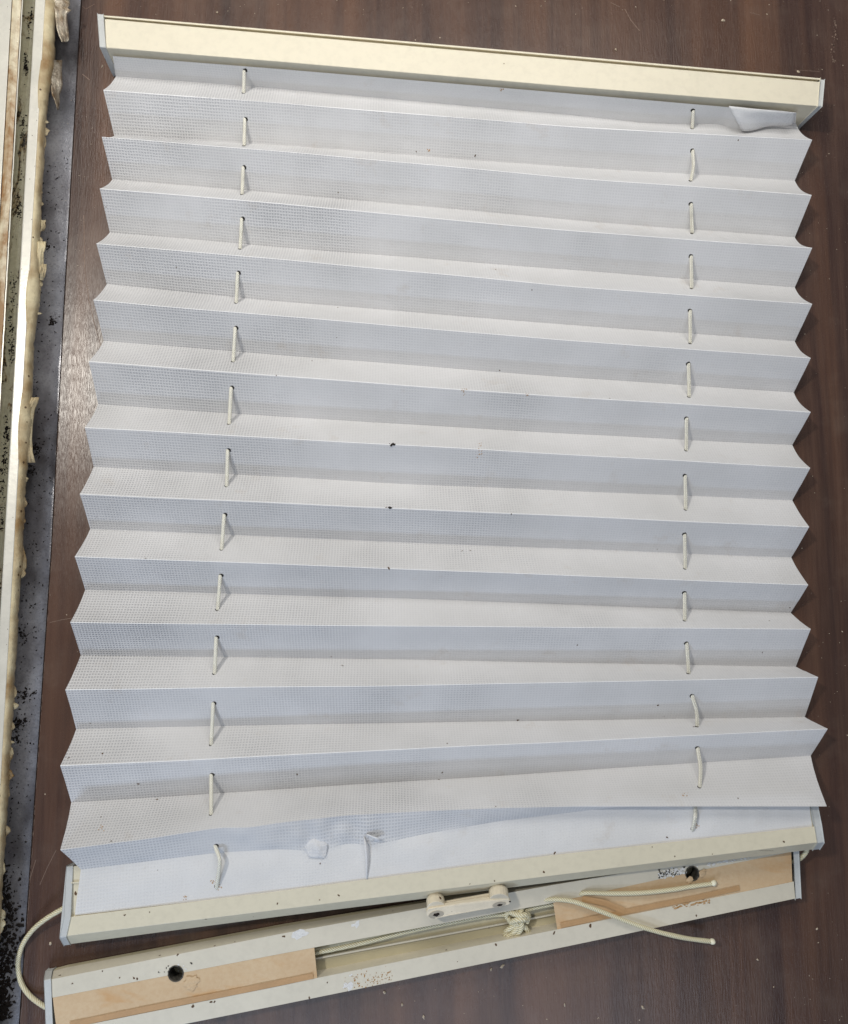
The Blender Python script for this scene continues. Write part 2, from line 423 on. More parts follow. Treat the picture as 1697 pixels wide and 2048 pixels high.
b.build('sealant_flakes', ['seal'], fr, smooth=True, solid=.0007)
# peeling sealant tabs
def flap(name, outline, z0, z1, mat, th=.0012, seed=0):
    """ragged sheet: outline of (left x, right x, y) rows, curling from z0 at the left to z1 at the right"""
    n = 7; b = Bag(); rows = []
    for a, c, y in outline:
        rows.append([P(a+(c-a+(6 if mat == 'seal' else 2))*k/(n-1)+1.2*noise.noise(Vector((k*.9, y*.15, seed))), y+1.5*noise.noise(Vector((k*.7, y*.2, seed+5))),
                       FZ+.001+z0+(z1-z0)*k/(n-1)+.0022*noise.noise(Vector((k*.8, y*.09, seed+9)))) for k in range(n)])
    loft(b, rows, 0); return b.build(name, [mat], fr, smooth=True, solid=th)
flap('foil_flap', [(104, 140, -40), (105, 136, -10), (107, 139, 8), (108, 134, 16), (110, 141, 20), (111, 133, 28), (112, 133, 45), (114, 135, 58), (118, 137, 70), (122, 136, 80), (124, 131, 84)], .012, .006, 'foil', .0004, 1)
flap('foil_flap', [(103, 123, 120), (102, 122, 140), (100, 123, 155), (103, 124, 168), (103, 122, 180), (105, 118, 190), (110, 119, 200), (114, 118, 210), (115, 117, 219)], .008, .001, 'foil', .0004, 2)
flap('sealant_tab', [(82, 86, 440), (82, 86, 455), (81, 83, 462)], .010, .006, 'seal', .001, 3)
flap('sealant_tab', [(76, 86, 483), (76, 86, 495), (74, 82, 505), (70, 82, 560)], .012, .009, 'seal', .001, 4)
flap('sealant_tab', [(84, 88, 528), (81, 88, 540), (79, 84, 555)], .010, .008, 'seal', .001, 5)
flap('sealant_tab', [(66, 73, 795), (60, 70, 806), (57, 64, 820), (56, 61, 850), (53, 59, 880), (50, 60, 905), (49, 65, 925)], .011, .008, 'seal', .001, 6)
flap('sealant_tab', [(38, 42, 1095), (38, 48, 1120), (38, 48, 1135), (36, 40, 1150)], .010, .006, 'seal', .001, 7)

# ================================================================ DIRT
def crumbs(name, spots, mat, z, parent=None):
    b = Bag()
    for x, y, r in spots:
        if callable(z): zz = z(x, y)
        else: zz = z
        c = P(x, y, zz+r*.00025); n = random.choice((4, 5, 6)); a0 = random.random()*6; el = random.uniform(1, 2.3); th = random.random()*3.14
        vs = [c+Vector((0, 0, r*.0003))]
        for k in range(n):
            t = a0+2*math.pi*k/n; q = r*.0004*random.uniform(.6, 1.3)
            dx, dy = math.cos(t)*q*el, math.sin(t)*q
            vs.append(c+Vector((dx*math.cos(th)-dy*math.sin(th), dx*math.sin(th)+dy*math.cos(th), -r*.0002*random.random())))
        vs.append(c-Vector((0, 0, r*.00025)))
        b.add(vs, [[0, k+1, (k+1) % n+1] for k in range(n)]+[[n+1, (k+1) % n+1, k+1] for k in range(n)])
    return b.build(name, [mat])
sp = []
for k in range(700):                                  # the dense heap at the lower left
    y = 1720+320*random.random()**.8; x = abs(random.gauss(0, 11+9*math.sin((y-1700)/110)**2))-2
    if x < np.interp(y, [e[1] for e in EDGE], [e[0] for e in EDGE])-3: sp.append((x, y, random.uniform(.8, 3.2)))
for k in range(420):                                   # loose crumbs along the metal
    y = random.uniform(300, 2040); ed = np.interp(y, [e[1] for e in EDGE], [e[0] for e in EDGE])
    lo = fx(y)+22; x = lo+(ed-5-lo)*random.random()**1.4; sp.append((x, y, random.uniform(.4, 1.5)))
for cx, cy, n, s in ((32, 1450, 60, 7), (45, 1442, 30, 6), (24, 1475, 40, 7), (36, 1480, 20, 5), (95, 490, 25, 5), (70, 900, 60, 8), (62, 940, 50, 6), (50, 1390, 50, 7), (45, 1270, 30, 6), (104, 645, 26, 3), (104, 640, 20, 5)):
    for k in range(n): sp.append((cx+random.gauss(0, s), cy+random.gauss(0, s), random.uniform(.5, 2.0)))
sp = [q for q in sp if q[0] < np.interp(q[1], [e[1] for e in EDGE], [e[0] for e in EDGE])-3]
meta(crumbs('dirt_crumbs', sp, 'dirt', -.006), 'black dirt crumbs scattered on the grey metal', 'dirt', kind='stuff')
sp = []
for (cx, cy, n, s) in ((64, 35, 30, 4), (60, 60, 14, 4), (52, 130, 70, 4), (48, 250, 60, 5), (42, 350, 20, 5), (37, 420, 60, 5), (27, 580, 80, 5), (25, 690, 90, 6), (22, 640, 30, 5), (14, 870, 80, 6), (10, 930, 90, 6), (5, 980, 40, 6), (4, 1040, 30, 5)):
    for k in range(n): sp.append((cx+random.gauss(0, s*.7), cy+random.gauss(0, s*3.2), random.uniform(.5, 1.9)))
sp = [q for q in sp if fx(q[1])-43 < q[0] < fx(q[1])-21]
meta(crumbs('mould_crumbs', sp, 'dirt', -.0020), 'black mould crumbs inside the green grimy frame channel', 'dirt', kind='stuff')
sp = [(435, 24, 2.6), (205, 132, 2.2), (1232, 98, 3.2), (1598, 143, 2.5), (1447, 40, 2.6), (1657, 20, 1.2), (128, 683, 1)]
for k in range(150):
    if random.random() < .5: sp.append((random.uniform(1600, 1697), random.uniform(0, 2048), random.uniform(.3, .9)))
    elif random.random() < .4: sp.append((random.uniform(200, 1697), random.uniform(0, 30), random.uniform(.4, 1.2)))
    elif random.random() < .4: sp.append((random.uniform(600, 1697), random.uniform(1950, 2048), random.uniform(.3, .8)))
sp += [(983, 1940, 3), (770, 1985, 3), (805, 2010, 2.8), (848, 2034, 3), (1516, 1920, 2.4), (1635, 1858, 1.8), (1548, 1974, 1.8), (1130, 2010, 2), (1286, 2015, 2), (1005, 1933, 3), (101, 1888, 2.6), (205, 132, 1)]
for k in range(60): sp.append((random.uniform(110, 190), random.uniform(200, 1000), random.uniform(.3, .8)))
meta(crumbs('dust_specks', sp, 'dust', .0), 'pale dust specks and wood chips lying on the dark board', 'dust', kind='stuff')

# ================================================================ THE BLIND
bl = empty('pleated_blind', 'white pleated window blind with cream rails lying open on the dark board', 'blind')
N = 260
def mid(a, b, t=.5): return [p.lerp(q, t) for p, q in zip(a, b)]
# ---- head rail (top of the picture)
n = 60
lip = line([(208, 30), (560, 60), (1140, 111), (1641, 156)], .0290, n)
lip2 = line([(208, 34), (560, 64), (1140, 115), (1641, 160)], .0290, n)
gr = line([(209, 35), (560, 66), (1140, 117), (1641, 161)], .0258, n)
g2 = line([(210, 38), (560, 69), (1140, 120), (1640, 164)], .0258, n)
bt = line([(210, 38), (560, 69), (1140, 120), (1640, 164)], .0300, n)
bb = line([(213, 95), (560, 123), (1140, 173), (1636, 212)], .0300, n)
sl = line([(236, 146), (560, 170), (1140, 218), (1597, 250)], .0045, n)
sb = drop(sl, .0005)
b = Bag(); loft(b, [drop(lip, .0005), lip, lip2, gr, g2, bt, bb, sl, sb], 0, closed=True, ends=True)
head = b.build('head_rail', ['cream'], bl, bevel=.0004)
def cap(prof, direction, w, parent, mat='cap', grow=.0006):
    c = sum(prof, Vector())/len(prof); d = direction.normalized()
    inner = [p+(p-c).normalized()*grow for p in prof]; outer = [p+d*w for p in inner]
    k = len(prof)
    return obj('end_cap', inner+outer, [list(range(k)), list(range(k, 2*k))[::-1]]+[[i, (i+1) % k, (i+1) % k+k, i+k] for i in range(k)], mat, parent, bevel=.0006)
ax = (bt[-1]-bt[0]).normalized()
cap([p[0] for p in (drop(lip, .0005), lip, bb, sl, sb)], -ax, .0050, head)
cap([p[-1] for p in (drop(lip, .0005), lip2, bb, sl, sb)], ax, .0034, head)
# ---- pleated fabric
RV = [
 ('T', [(226, 112), (560, 138), (1140, 187), (1593, 226)], .0262),
 ('V', [(232, 153), (400, 165), (560, 178), (1000, 218), (1140, 230), (1290, 246), (1380, 249), (1440, 247), (1478, 264), (1510, 254), (1592, 246)], .0085),
 ('R', [(207, 180), (560, 206), (1140, 253), (1625, 280)], .0235),
 ('V', [(229, 272), (560, 290), (1140, 334), (1590, 361)], .003),
 ('R', [(204, 273.5), (560, 302), (1140, 355), (1624, 390)], .0245),
 ('V', [(225, 359), (560, 387), (1140, 440), (1590, 475)], .003),
 ('R', [(200, 377), (560, 407), (1140, 461), (1625, 496)], .0245),
 ('V', [(220, 465), (560, 494), (1140, 540), (1590, 575)], .003),
 ('R', [(193, 487), (560, 518), (1140, 573), (1625, 608)], .0245),
 ('V', [(214, 568), (560, 603), (1140, 650), (1590, 683)], .003),
 ('R', [(187, 600), (560, 632), (1140, 681), (1622, 716)], .0245),
 ('V', [(208, 681), (600, 713), (1140, 755), (1588, 785)], .003),
 ('R', [(178, 723), (600, 755), (1140, 795), (1622, 824)], .0245),
 ('V', [(197, 808), (600, 836), (1140, 868), (1585, 890)], .003),
 ('R', [(170, 855), (785, 889), (1621, 936)], .0245),
 ('V', [(188, 933), (780, 966), (1585, 1001)], .003),
 ('R', [(160, 988), (780, 1016), (1619, 1054)], .0245),
 ('V', [(181, 1058), (780, 1084), (1583, 1115)], .003),
 ('R', [(150, 1113), (778, 1137), (1617, 1170)], .0245),
 ('V', [(171, 1180), (780, 1196), (1582, 1226)], .003),
 ('R', [(141, 1245), (780, 1252), (1622, 1258)], .0245),
 ('V', [(162, 1310), (780, 1318), (1150, 1326), (1592, 1333)], .003),
 ('R', [(131, 1380), (780, 1371), (1637, 1355)], (.0245, .0255)),
 ('V', [(153, 1458), (560, 1450), (1000, 1443), (1610, 1434)], (.003, .005)),
 ('R', [(121, 1532), (560, 1511), (1656, 1458)], (.0250, .029)),
 ('V', [(143, 1605), (560, 1579), (850, 1560), (1622, 1512)], (.006, .013)),
 ('R', [(121, 1700), (300, 1677), (440, 1655), (500, 1655), (560, 1645), (700, 1630), (850, 1622), (1000, 1616), (1150, 1613), (1654, 1613)], (.040, .041, .041, .044, .048)),
 ('V', [(162, 1739), (300, 1722), (430, 1706), (560, 1698), (640, 1703), (700, 1685), (740, 1692), (850, 1668), (1000, 1642), (1150, 1624), (1350, 1600), (1618, 1592)], (.0255, .0285, .0318, .0345, .0375)),
 ('E', [(150, 1831), (560, 1783), (1100, 1713), (1625, 1656)], (.0252, .0372)),
]
lines = []
for i, (k, pts, z) in enumerate(RV):
    lines.append(line(pts, z, N, smooth=(3 if i in (1, 26, 27) else 8)))
rows, uvs = [], []
vacc = 0
for i in range(len(lines)-1):
    A, B = lines[i], lines[i+1]; ka, kb = RV[i][0], RV[i+1][0]
    # t values along the face; ridges get a tiny flat crown
    K = 9; ts = [k/(K-1) for k in range(K)]
    wid = sum((a-b2).length for a, b2 in zip(A[::40], B[::40]))/len(A[::40])
    for kt, t in enumerate(ts):
        if i and kt == 0 and ka != 'R': continue
        tt = t
        if kt == 0 and ka == 'R': tt = .009
        if kt == K-1 and kb == 'R': tt = .991
        row = []
        for j in range(N):
            s = j/(N-1); p = A[j].lerp(B[j], tt); bend = math.sin(math.pi*t)
            if ka == 'V' and kb == 'R':   # faces turned away up the picture sag, more at the right-hand edge
                p.z -= bend*(.0005+.0030*s**3*(1 if i < 14 else .4)+.0012*(1-s)**6)
            elif ka == 'R':
                p.z += bend*(.0006*s-.0004)
            p.z += (.0007*noise.noise(Vector((p.x*14, p.y*26, i)))+.0002*noise.noise(Vector((p.x*70, p.y*90, i))))*bend
            if 1 < i < 26: p.y += .0005*noise.noise(Vector((p.x*9, round(i+tt)*3.7, 1)))
            if i in (25, 26): p.z += .0016*bend*noise.noise(Vector((p.x*28, p.y*40, 3.3)))+.004*bend*math.exp(-((s-.34)/.1)**2)*noise.noise(Vector((p.x*75, p.y*60, 1.3)))
            if i == 0: 
                cr = math.exp(-((s-.9)/.012)**2); p.z += bend*(.0012*noise.noise(Vector((p.x*30, 2, 0)))-.0025*cr) + .0015*math.exp(-((s-.97)/.03)**2)*(1-t)
            if i == len(lines)-2: p.z += .0012*bend*(noise.noise(Vector((p.x*26, p.y*34, 8)))+.4*noise.noise(Vector((p.x*90, p.y*90, 2))))
            row.append(p)
        rows.append(row); uvs += [(p.x+.3, vacc+wid*tt) for p in row]
    vacc += wid
b = Bag(); loft(b, rows, 0, uv=uvs)
crown = []
ri = -1
for i in range(len(lines)-1):
    for kt in range(9):
        if i and kt == 0 and RV[i][0] != 'R': continue
        ri += 1
        if kt == 8 and RV[i+1][0] == 'R' and i+1 < 26: crown.append(ri)
for c_ in crown:
    for j in range(N-1): b.m[c_*(N-1)+j] = 1
for q_ in range(len(b.f)):
    if q_ < 8*(N-1) or q_ >= (len(rows)-1-8)*(N-1): b.m[q_] = 2
fab = b.build('pleated_fabric', ['fabric', 'crease', 'plainfab'], bl, smooth=False)
# smooth within faces, sharp at folds
me = fab.data; me.polygons.foreach_set('use_smooth', [True]*len(me.polygons))
me.set_sharp_from_angle(angle=math.radians(24))
T = bvh(fab)
# ---- lift cords through the pleats
Lc = [(489, 142, 488, 185), (490, 240, 489, 291), (487, 336, 485, 388), (484, 439, 481, 497), (476, 547, 473, 605), (471, 657, 467, 722), (463, 777, 459, 847), (456, 902, 454, 971), (449, 1031, 444, 1098), (441, 1152, 436, 1218), (433, 1276, 430, 1346), (427, 1408, 423, 1488), (423, 1551, 423, 1628), (431, 1693, 434, 1772)]
Rc = [(1387, 222, 1385, 256), (1386, 303, 1382, 361), (1383, 410, 1385, 466), (1383, 514, 1384, 576), (1381, 623, 1381, 686), (1378, 729, 1379, 793), (1374, 838, 1373, 900), (1371, 953, 1372, 1018), (1370, 1070, 1371, 1136), (1370, 1187, 1370, 1240), (1374, 1288, 1378, 1346), (1385, 1393, 1395, 1452), (1396, 1497, 1400, 1573), (1392, 1606, 1386, 1657)]
marks = Bag()
for side, data in enumerate((Lc, Rc)):
    b = Bag(); pts = []
    for i, (x0, y0, x1, y1) in enumerate(data):
        a, na = hit(T, x0, y0); c, nc = hit(T, x1, y1)
        for x, y, t in ((x0+(2 if side == 0 else -1), y0-1.5, 0), (x1-1, y1+1, 1)):
            if not (side == 1 and i == 13 and t == 0): blob(marks, T, x, y, 4.6 if t == 0 else 3.6, 0, 1.0, 0, 10, .12, .0002)
        m_ = (a+c)*.5
        if side == 1 and i == 1: m_ += Vector((.0012, -.0005, .0006))
        if side == 1 and i in (11, 12): m_ += Vector((.0012, 0, .0005))
        if side == 0 and i == 13: m_ = P(440, 1722, .036)
        if i == 13 and side == 1: a = P(1392, 1598, .031); m_ = P(1391, 1632, .0395)
        if i == 0: pts += [a+Vector((0, .003, -.004))]
        pts += [a+Vector((0, .0006, -.0001)), m_, c+Vector((0, -.0006, -.0001))]
        if i < 13:                                  # goes on behind the next ridge
            pts += [c+Vector((0, -.003, -.0016))]
    pts += [c+Vector((0, -.002, -.004))]
    tube(b, pts, .00142, 10, sub=5)
    b.build('lift_cord', ['cordw'], bl, smooth=True)
# flecks on the cloth seen in the photo
for x, y, r in ((789, 889, 3), (785, 889, 3.5), (780, 888, 2), (780, 1016, 3.5), (773, 1015, 2), (778, 1137, 2.4), (951, 311, 2.4), (1477, 280, 2), (205, 1507, 2.4), (138, 1516, 2), (277, 1568, 2.2), (314, 1599, 2.2), (1000, 741, 1.8), (833, 303, 1.8), (1036, 1440, 2.8), (1317, 1410, 2.2), (685, 1331, 2), (663, 1313, 1.5), (1023, 1028, 1.5), (1388, 1454, 1.8), (878, 1559, 1.8), (992, 1613, 1.6), (925, 1102, 1.5), (941, 1101, 1.5), (1155, 1290, 1.5), (1525, 1305, 1.5), (1220, 797, 1.5), (316, 1740, 1), (641, 1727, 2), (1335, 1675, 2), (1110, 1706, 2), (625, 722, 1.4), (553, 751, 1.4), (885, 1545, 2), (1580, 1215, 1.5), (595, 1548, 2), (862, 157, 2)):
    blob(marks, T, x, y, r*.66, 1 if y in (889, 888, 1016) else 3, 1.7, random.random()*3, 7, .5)
for x, y, r in ((929, 783, 5), (962, 893, 5), (962, 910, 6), (1055, 790, 2), (1370, 1590, 4), (203, 1655, 4), (439, 1773, 5), (425, 1765, 3), (370, 1795, 2.5), (1395, 1651, 4), (1003, 179, 3), (858, 300, 2)):
    for k in range(9): blob(marks, T, x+random.gauss(0, r*.7), y+random.gauss(0, r*.7), random.uniform(.5, 1.1), 2, 1.3, random.random()*3, 6, .5)
append_to(fab, marks, ['dark', 'dirt', 'tapedark', 'fleck'])
b = Bag(); rows_ = []                                   # loose paper flap under the head rail
for q in range(9):
    t = q/8; n_ = 16; rr = []
    for c_ in range(n_):
        u = c_/(n_-1); x = (1458+(1484-1458)*t)*(1-u)+(1593-6*t)*u; y = (212+50*t)*(1-u)+(226+22*t)*u+2*math.sin(u*9)*t
        rr.append(P(x, y, .0275-.0150*t+.0012*math.sin(math.pi*t)+.0028*u**4*(1-t)**2+.0006*noise.noise(Vector((u*4, t*3, 2)))))
    rows_.append(rr)
loft(b, rows_, 0, uv=[(p.x+.3, p.y) for l in rows_ for p in l]); b.build('loose_flap', ['plainfab'], fab, smooth=True, solid=.0003)
# torn curls of paper low on the cloth
def curl(cx, cy, rx, ry, z, lift, seed):
    b = Bag(); rows = []; n = 12
    for a in range(n):
        r = []
        for c in range(n):
            u, v = a/(n-1)*2-1, c/(n-1)*2-1
            ux, vy = u*math.sqrt(1-v*v/2), v*math.sqrt(1-u*u/2)
            q = 1+.25*noise.noise(Vector((ux*1.7, vy*1.7, seed)))
            r.append(P(cx+ux*rx*q, cy+vy*ry*q, z+lift*math.exp(-2.2*(ux*ux+vy*vy))+.001*noise.noise(Vector((ux*2, vy*2, seed+3)))))
        rows.append(r)
    loft(b, rows, 0, uv=[(p.x+.3, p.y) for r in rows for p in r])
    return b.build('torn_flap', ['plainfab'], fab, smooth=True, solid=.0003)
tuft = curl(634, 1690, 24, 27, .0300, .0026, 1)
b = Bag()
for k in range(56):                                      # loose fuzz round the torn tuft and along the tear
    if k < 34: cx, cy, z, sp_ = 636+random.gauss(0, 14), 1690+random.gauss(0, 15), .0325, 12
    else:
        t = random.random(); cx, cy, z, sp_ = 640+120*t+random.gauss(0, 3), 1676-8*t+random.gauss(0, 5), .034, 7
    a = random.random()*6.28; L_ = random.uniform(.5, 1.4)*sp_; b2_ = a+random.uniform(-1, 1)
    tube(b, [P(cx, cy, z-.002), P(cx+math.cos(a)*L_*.6, cy+math.sin(a)*L_*.6, z+random.uniform(-.001, .0015)), P(cx+math.cos(a)*L_*.6+math.cos(b2_)*L_*.6, cy+math.sin(a)*L_*.6+math.sin(b2_)*L_*.6, z-.001)], 0.00006, 4, sub=3, cap=False)
b.build('loose_fibres', ['crease'], fab)
def tear(pts, w0, z):
    b = Bag(); a = [P(x, y, zz) for x, y, zz in pts]; c = [P(x+w, y+3, zz-.0035) for (x, y, zz), w in zip(pts, w0)]
    m2 = [p.lerp(q, .5)+Vector((0, 0, .0012)) for p, q in zip(a, c)]
    loft(b, [a, m2, c], 0, uv=[(p.x+.3, p.y) for l in (a, m2, c) for p in l]); return b.build('torn_flap', ['plainfab'], fab, smooth=True, solid=.0003)
tear([(728, 1672, .0345), (729, 1690, .0352), (731, 1710, .0345), (732, 1735, .033), (733, 1757, .0312)], (2, 9, 8, 6, 3), 0)
tear([(735, 1668, .037), (745, 1672, .038), (757, 1676, .0375), (766, 1681, .0355)], (-4, -3, -8, -22), 0)

# ---- bottom rail under the last of the cloth
n = 60
f0 = line([(147, 1733), (560, 1690), (1100, 1640), (1617, 1590)], (.0235, .0355), n)
f1 = line([(141, 1834), (560, 1782), (1100, 1711), (1629, 1653)], (.0240, .0360), n)
f1b = line([(141, 1834), (560, 1782), (1100, 1711), (1629, 1653)], (.0262, .0382), n)
f2 = line([(134, 1872), (560, 1819), (1100, 1752), (1634, 1685)], (.0262, .0382), n)
f3 = line([(142, 1888), (560, 1833), (851, 1797), (1100, 1765), (1444, 1721), (1625, 1699)], (.0120, .0250), n)
f4 = drop(f3, (.0010, .0170), 0, .004); f5 = drop(f0, (.0010, .0170), 0, -.002)
b = Bag(); loft(b, [f0, f1, f1b, f2, f3, f4, f5], 0, closed=True, ends=True)
brail = b.build('bottom_rail', ['ivory'], bl, bevel=.0004)
ax = (f2[-1]-f2[0]).normalized()
cap([l[0] for l in (f0, f1b, f2, f3, f4, f5)], -ax, .0048, brail)
cap([l[-1] for l in (f0, f1b, f2, f3, f4, f5)], ax, .0055, brail)
b = Bag(); a, c = P(143, 1767, .0242), P(160, 1766, .0244); w = Vector((0, .0011, 0)); h = Vector((0, 0, .0006))
b.add([a, c, c+w, a+w, a+h, c+h, c+w+h, a+w+h], [[4, 5, 6, 7], [0, 1, 5, 4], [3, 2, 6, 7], [0, 3, 7, 4]]); b.build('locating_rib', ['ivory'], brail)
T2 = bvh(brail); marks = Bag()
for x, y, r in ((250, 1830, 1.8), (300, 1824, 1.3), (412, 1838, 2), (140, 1842, 1.6), (677, 1790, 2.2), (555, 1807, 2), (1335, 1675, 2), (1220, 1693, 1.5), (1305, 1694, 1.3), (1568, 1683, 2), (1634, 1681, 2), (1088, 1744, 2.4), (990, 1762, 1.5), (640, 1800, 1.3), (1350, 1712, 1.6), (1425, 1708, 1.4), (940, 1768, 1.5), (160, 1790, 1), (152, 1786, 3)):
    blob(marks, T2, x, y, r*.72, 0, 1.5, random.random()*3, 7, .5)
for k in range(14): blob(marks, T2, 1520+k*2, 1701, .8, 0)
append_to(brail, marks, ['fleck'])
# pull handle on the front of the bottom rail
b = Bag()
zt = .030
outl = [(853, 1823), (858, 1818), (880, 1814), (920, 1807), (965, 1801), (1010, 1798), (1019, 1799), (1022, 1803), (1019, 1810), (1000, 1814), (950, 1823), (900, 1832), (872, 1838), (860, 1836), (854, 1831)]
top = [P(x, y, .0325-(.0015 if y > 1812-(x-935)*.13 else 0)) for x, y in outl]; bot = [p+Vector((0, .0012, -.0035)) for p in top]; k = len(top)
b.add(top+bot, [list(range(k))[::-1], list(range(k, 2*k))]+[[i, (i+1) % k, (i+1) % k+k, i+k] for i in range(k)])
def post(c0, z0, r0, c1, z1, r1):
    A = P(c0[0], c0[1], z0); B = P(c1[0], c1[1], z1); d = (B-A).normalized(); u = d.cross(Vector((0, 0, 1))).normalized(); w = u.cross(d)
    ns = 20; vs = []
    for (q, r) in ((A, r0), (A.lerp(B, .12), r0+.0006), (A.lerp(B, .9), r1), (B, r1+.0004)):
        vs += [q+u*math.cos(2*math.pi*s/ns)*r+w*math.sin(2*math.pi*s/ns)*r for s in range(ns)]
    fs = [[i*ns+s, i*ns+(s+1) % ns, (i+1)*ns+(s+1) % ns, (i+1)*ns+s] for i in range(3) for s in range(ns)]
    b.add(vs, fs+[list(range(ns))[::-1], [3*ns+s for s in range(ns)]])
post((871, 1797), .0225, .0062, (873, 1817), .0300, .0068)
post((997, 1779), .0245, .0066, (999, 1800), .0310, .0072)
p0, p1, p2, p3 = P(890, 1803, .024), P(980, 1787, .026), P(980, 1797, .026), P(890, 1812, .024)
dn = Vector((0, 0, -.002)); b.add([p0, p1, p2, p3, p0+dn, p1+dn, p2+dn, p3+dn], [[0, 3, 2, 1], [4, 5, 6, 7], [0, 1, 5, 4], [3, 7, 6, 2], [1, 2, 6, 5], [0, 4, 7, 3]])
hd = b.build('pull_handle', ['plastic'], brail, bevel=.0006)
T3 = bvh(hd); marks = Bag()
blob(marks, T3, 873, 1829, 7.5, 0, 1.9, .17, 18, .04, .00018); blob(marks, T3, 873, 1829, 3.2, 1, 1.9, .17, 16, .25, .0004)
blob(marks, T3, 999, 1809, 5.5, 0, 2.3, .17, 18, .04, .00018); blob(marks, T3, 1000, 1809.5, 2.2, 1, 2.1, .17, 14, .3, .0004)
blob(marks, T3, 975, 1820, 1.6, 2); blob(marks, T3, 881, 1796, 2, 2, 1.5, 1.5); blob(marks, T3, 1020, 1803, 1.8, 1)
append_to(hd, marks, ['recess', 'dirt', 'fleck'])

# ---- mounting rail (open channel, lowest in the picture)
ZT = .0160
X0, X1 = 103, 1586
a0 = line([(104, 1944), (112, 1939), (560, 1854), (851, 1805), (1100, 1763), (1586, 1683)], .006, n, X0+4, X1)
b0 = line([(102, 1959), (560, 1868), (1100, 1771), (1586, 1690)], ZT, n, X0, X1)
c0 = line([(107, 1995), (560, 1908), (810, 1861), (1100, 1807), (1389, 1743), (1586, 1703)], ZT, n, X0+2, X1)
cin = drop(c0, .0035)
cin2 = line([(107, 2010), (560, 1926), (1100, 1826), (1586, 1722)], .0035, n, X0+2, X1)
d0 = line([(107, 2063), (560, 1972), (635, 1956), (1100, 1862), (1584, 1764)], ZT, n, X0+4, X1+2)
din = drop(d0, .0035)
e0 = line([(107, 2101), (380, 2046), (560, 2010), (1100, 1900), (1591, 1797)], ZT, n, X0+6, X1+5)
e1 = drop(e0, .0010); a1 = drop(a0, .0010)
b = Bag(); loft(b, [a1, a0, b0, c0, cin, din, d0, e0, e1], 0, closed=True)
loft(b, [drop(cin2, .0037), drop(cin2, .0062), drop(cin2, .0062, 0, -.0012), drop(cin2, .0037, 0, -.0012)], 0)
mrail = b.build('mounting_rail', ['greyed', 'floor'], bl)
me = mrail.data
for p in me.polygons:
    if abs(p.center.z-.0035) < .0004: p.material_index = 1
# tapes over the channel
def tape(xa, xb, name='tape_strip'):
    L = [line([(q[0], q[1]) for q in [(107, 1995), (560, 1908), (810, 1861), (1100, 1807), (1389, 1743), (1586, 1703)]], ZT-.0003, 40, xa, xb),
         line([(107, 2063), (560, 1972), (635, 1956), (1100, 1862), (1584, 1764)], ZT-.0003, 40, xa+(8 if xa > 300 or xb < 800 else 0), xb+(6 if xb < 800 else 2))]
    g = [mid(L[0], L[1], t) for t in (-.03, .2, .4, .6, .8, 1.03)]
    for q in range(1, 5):
        for p in g[q]: p.z += .0003*noise.noise(Vector((p.x*60, p.y*60, 1)))
    b = Bag(); loft(b, g, 0); return b.build(name, ['tape', 'tapedark', 'fleck', 'dust'], mrail, smooth=False, solid=.00025)
t1 = tape(106, 629); t2 = tape(1107, 1583)
def cut(o, px, py, r, zc_=.012):
    """drill a real hole through a part"""
    c = P(px, py, ZT); bm = bmesh.new(); bmesh.ops.create_cone(bm, cap_ends=True, segments=28, radius1=r, radius2=r, depth=.016, matrix=Matrix.Translation((c.x, c.y, .0135)))
    me = bpy.data.meshes.new('cut'); bm.to_mesh(me); bm.free(); co_ = bpy.data.objects.new('cut', me); C.objects.link(co_)
    me.materials.append(MT['hole_metal'])
    q = o.modifiers.new('cut', 'BOOLEAN'); q.object = co_; q.operation = 'DIFFERENCE'; q.solver = 'EXACT'
    if o.type == 'MESH':
        dg = bpy.context.evaluated_depsgraph_get(); new = bpy.data.meshes.new_from_object(o.evaluated_get(dg)); o.modifiers.clear(); o.data = new
    bpy.data.objects.remove(co_); bpy.data.meshes.remove(me)
HL, HR = (352, 1947, .0053), (1385, 1747, .0051)
for h_, tp in ((HL, t1), (HR, t2)):
    cut(tp, *h_)
# holes in the channel skin: the skin is an open sheet, so give it thickness only where drilled by rebuilding with a knife-like delete
bm = bmesh.new(); bm.from_mesh(mrail.data)
for px, py, r in (HL, HR):
    c = P(px, py, ZT)
    reg = [f for f in bm.faces if abs(f.calc_center_median().z-ZT) < .0004 and any((v.co-c).xy.length < .04 for v in f.verts)]
    bmesh.ops.subdivide_edges(bm, edges=list({e for f in reg for e in f.edges if abs(e.verts[0].co.z-ZT) < .0004 and abs(e.verts[1].co.z-ZT) < .0004}), cuts=14, use_grid_fill=True)
    kill = [f for f in bm.faces if (abs(f.calc_center_median().z-ZT) < .0004 and (f.calc_center_median()-c).xy.length < r*1.0) or (.004 < f.calc_center_median().z < ZT-.001 and abs(f.normal.z) < .3 and min((v.co-c).xy.length for v in f.verts) < r*1.6 and f.calc_center_median().y < c.y+.004 and abs(f.calc_center_median().x-c.x) < .012)]
    bmesh.ops.delete(bm, geom=kill, context='FACES')
bm.to_mesh(mrail.data); bm.free()
for px, py, r in (HL, HR):
    c = P(px, py, ZT); ns = 28; b = Bag(); L = []
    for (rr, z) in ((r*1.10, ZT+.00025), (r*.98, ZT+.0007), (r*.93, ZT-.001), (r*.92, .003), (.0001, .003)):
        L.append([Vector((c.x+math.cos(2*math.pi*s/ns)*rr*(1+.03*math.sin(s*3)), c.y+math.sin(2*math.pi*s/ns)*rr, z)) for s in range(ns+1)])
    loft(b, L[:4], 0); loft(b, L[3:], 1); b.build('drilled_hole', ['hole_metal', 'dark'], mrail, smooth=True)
b = Bag()
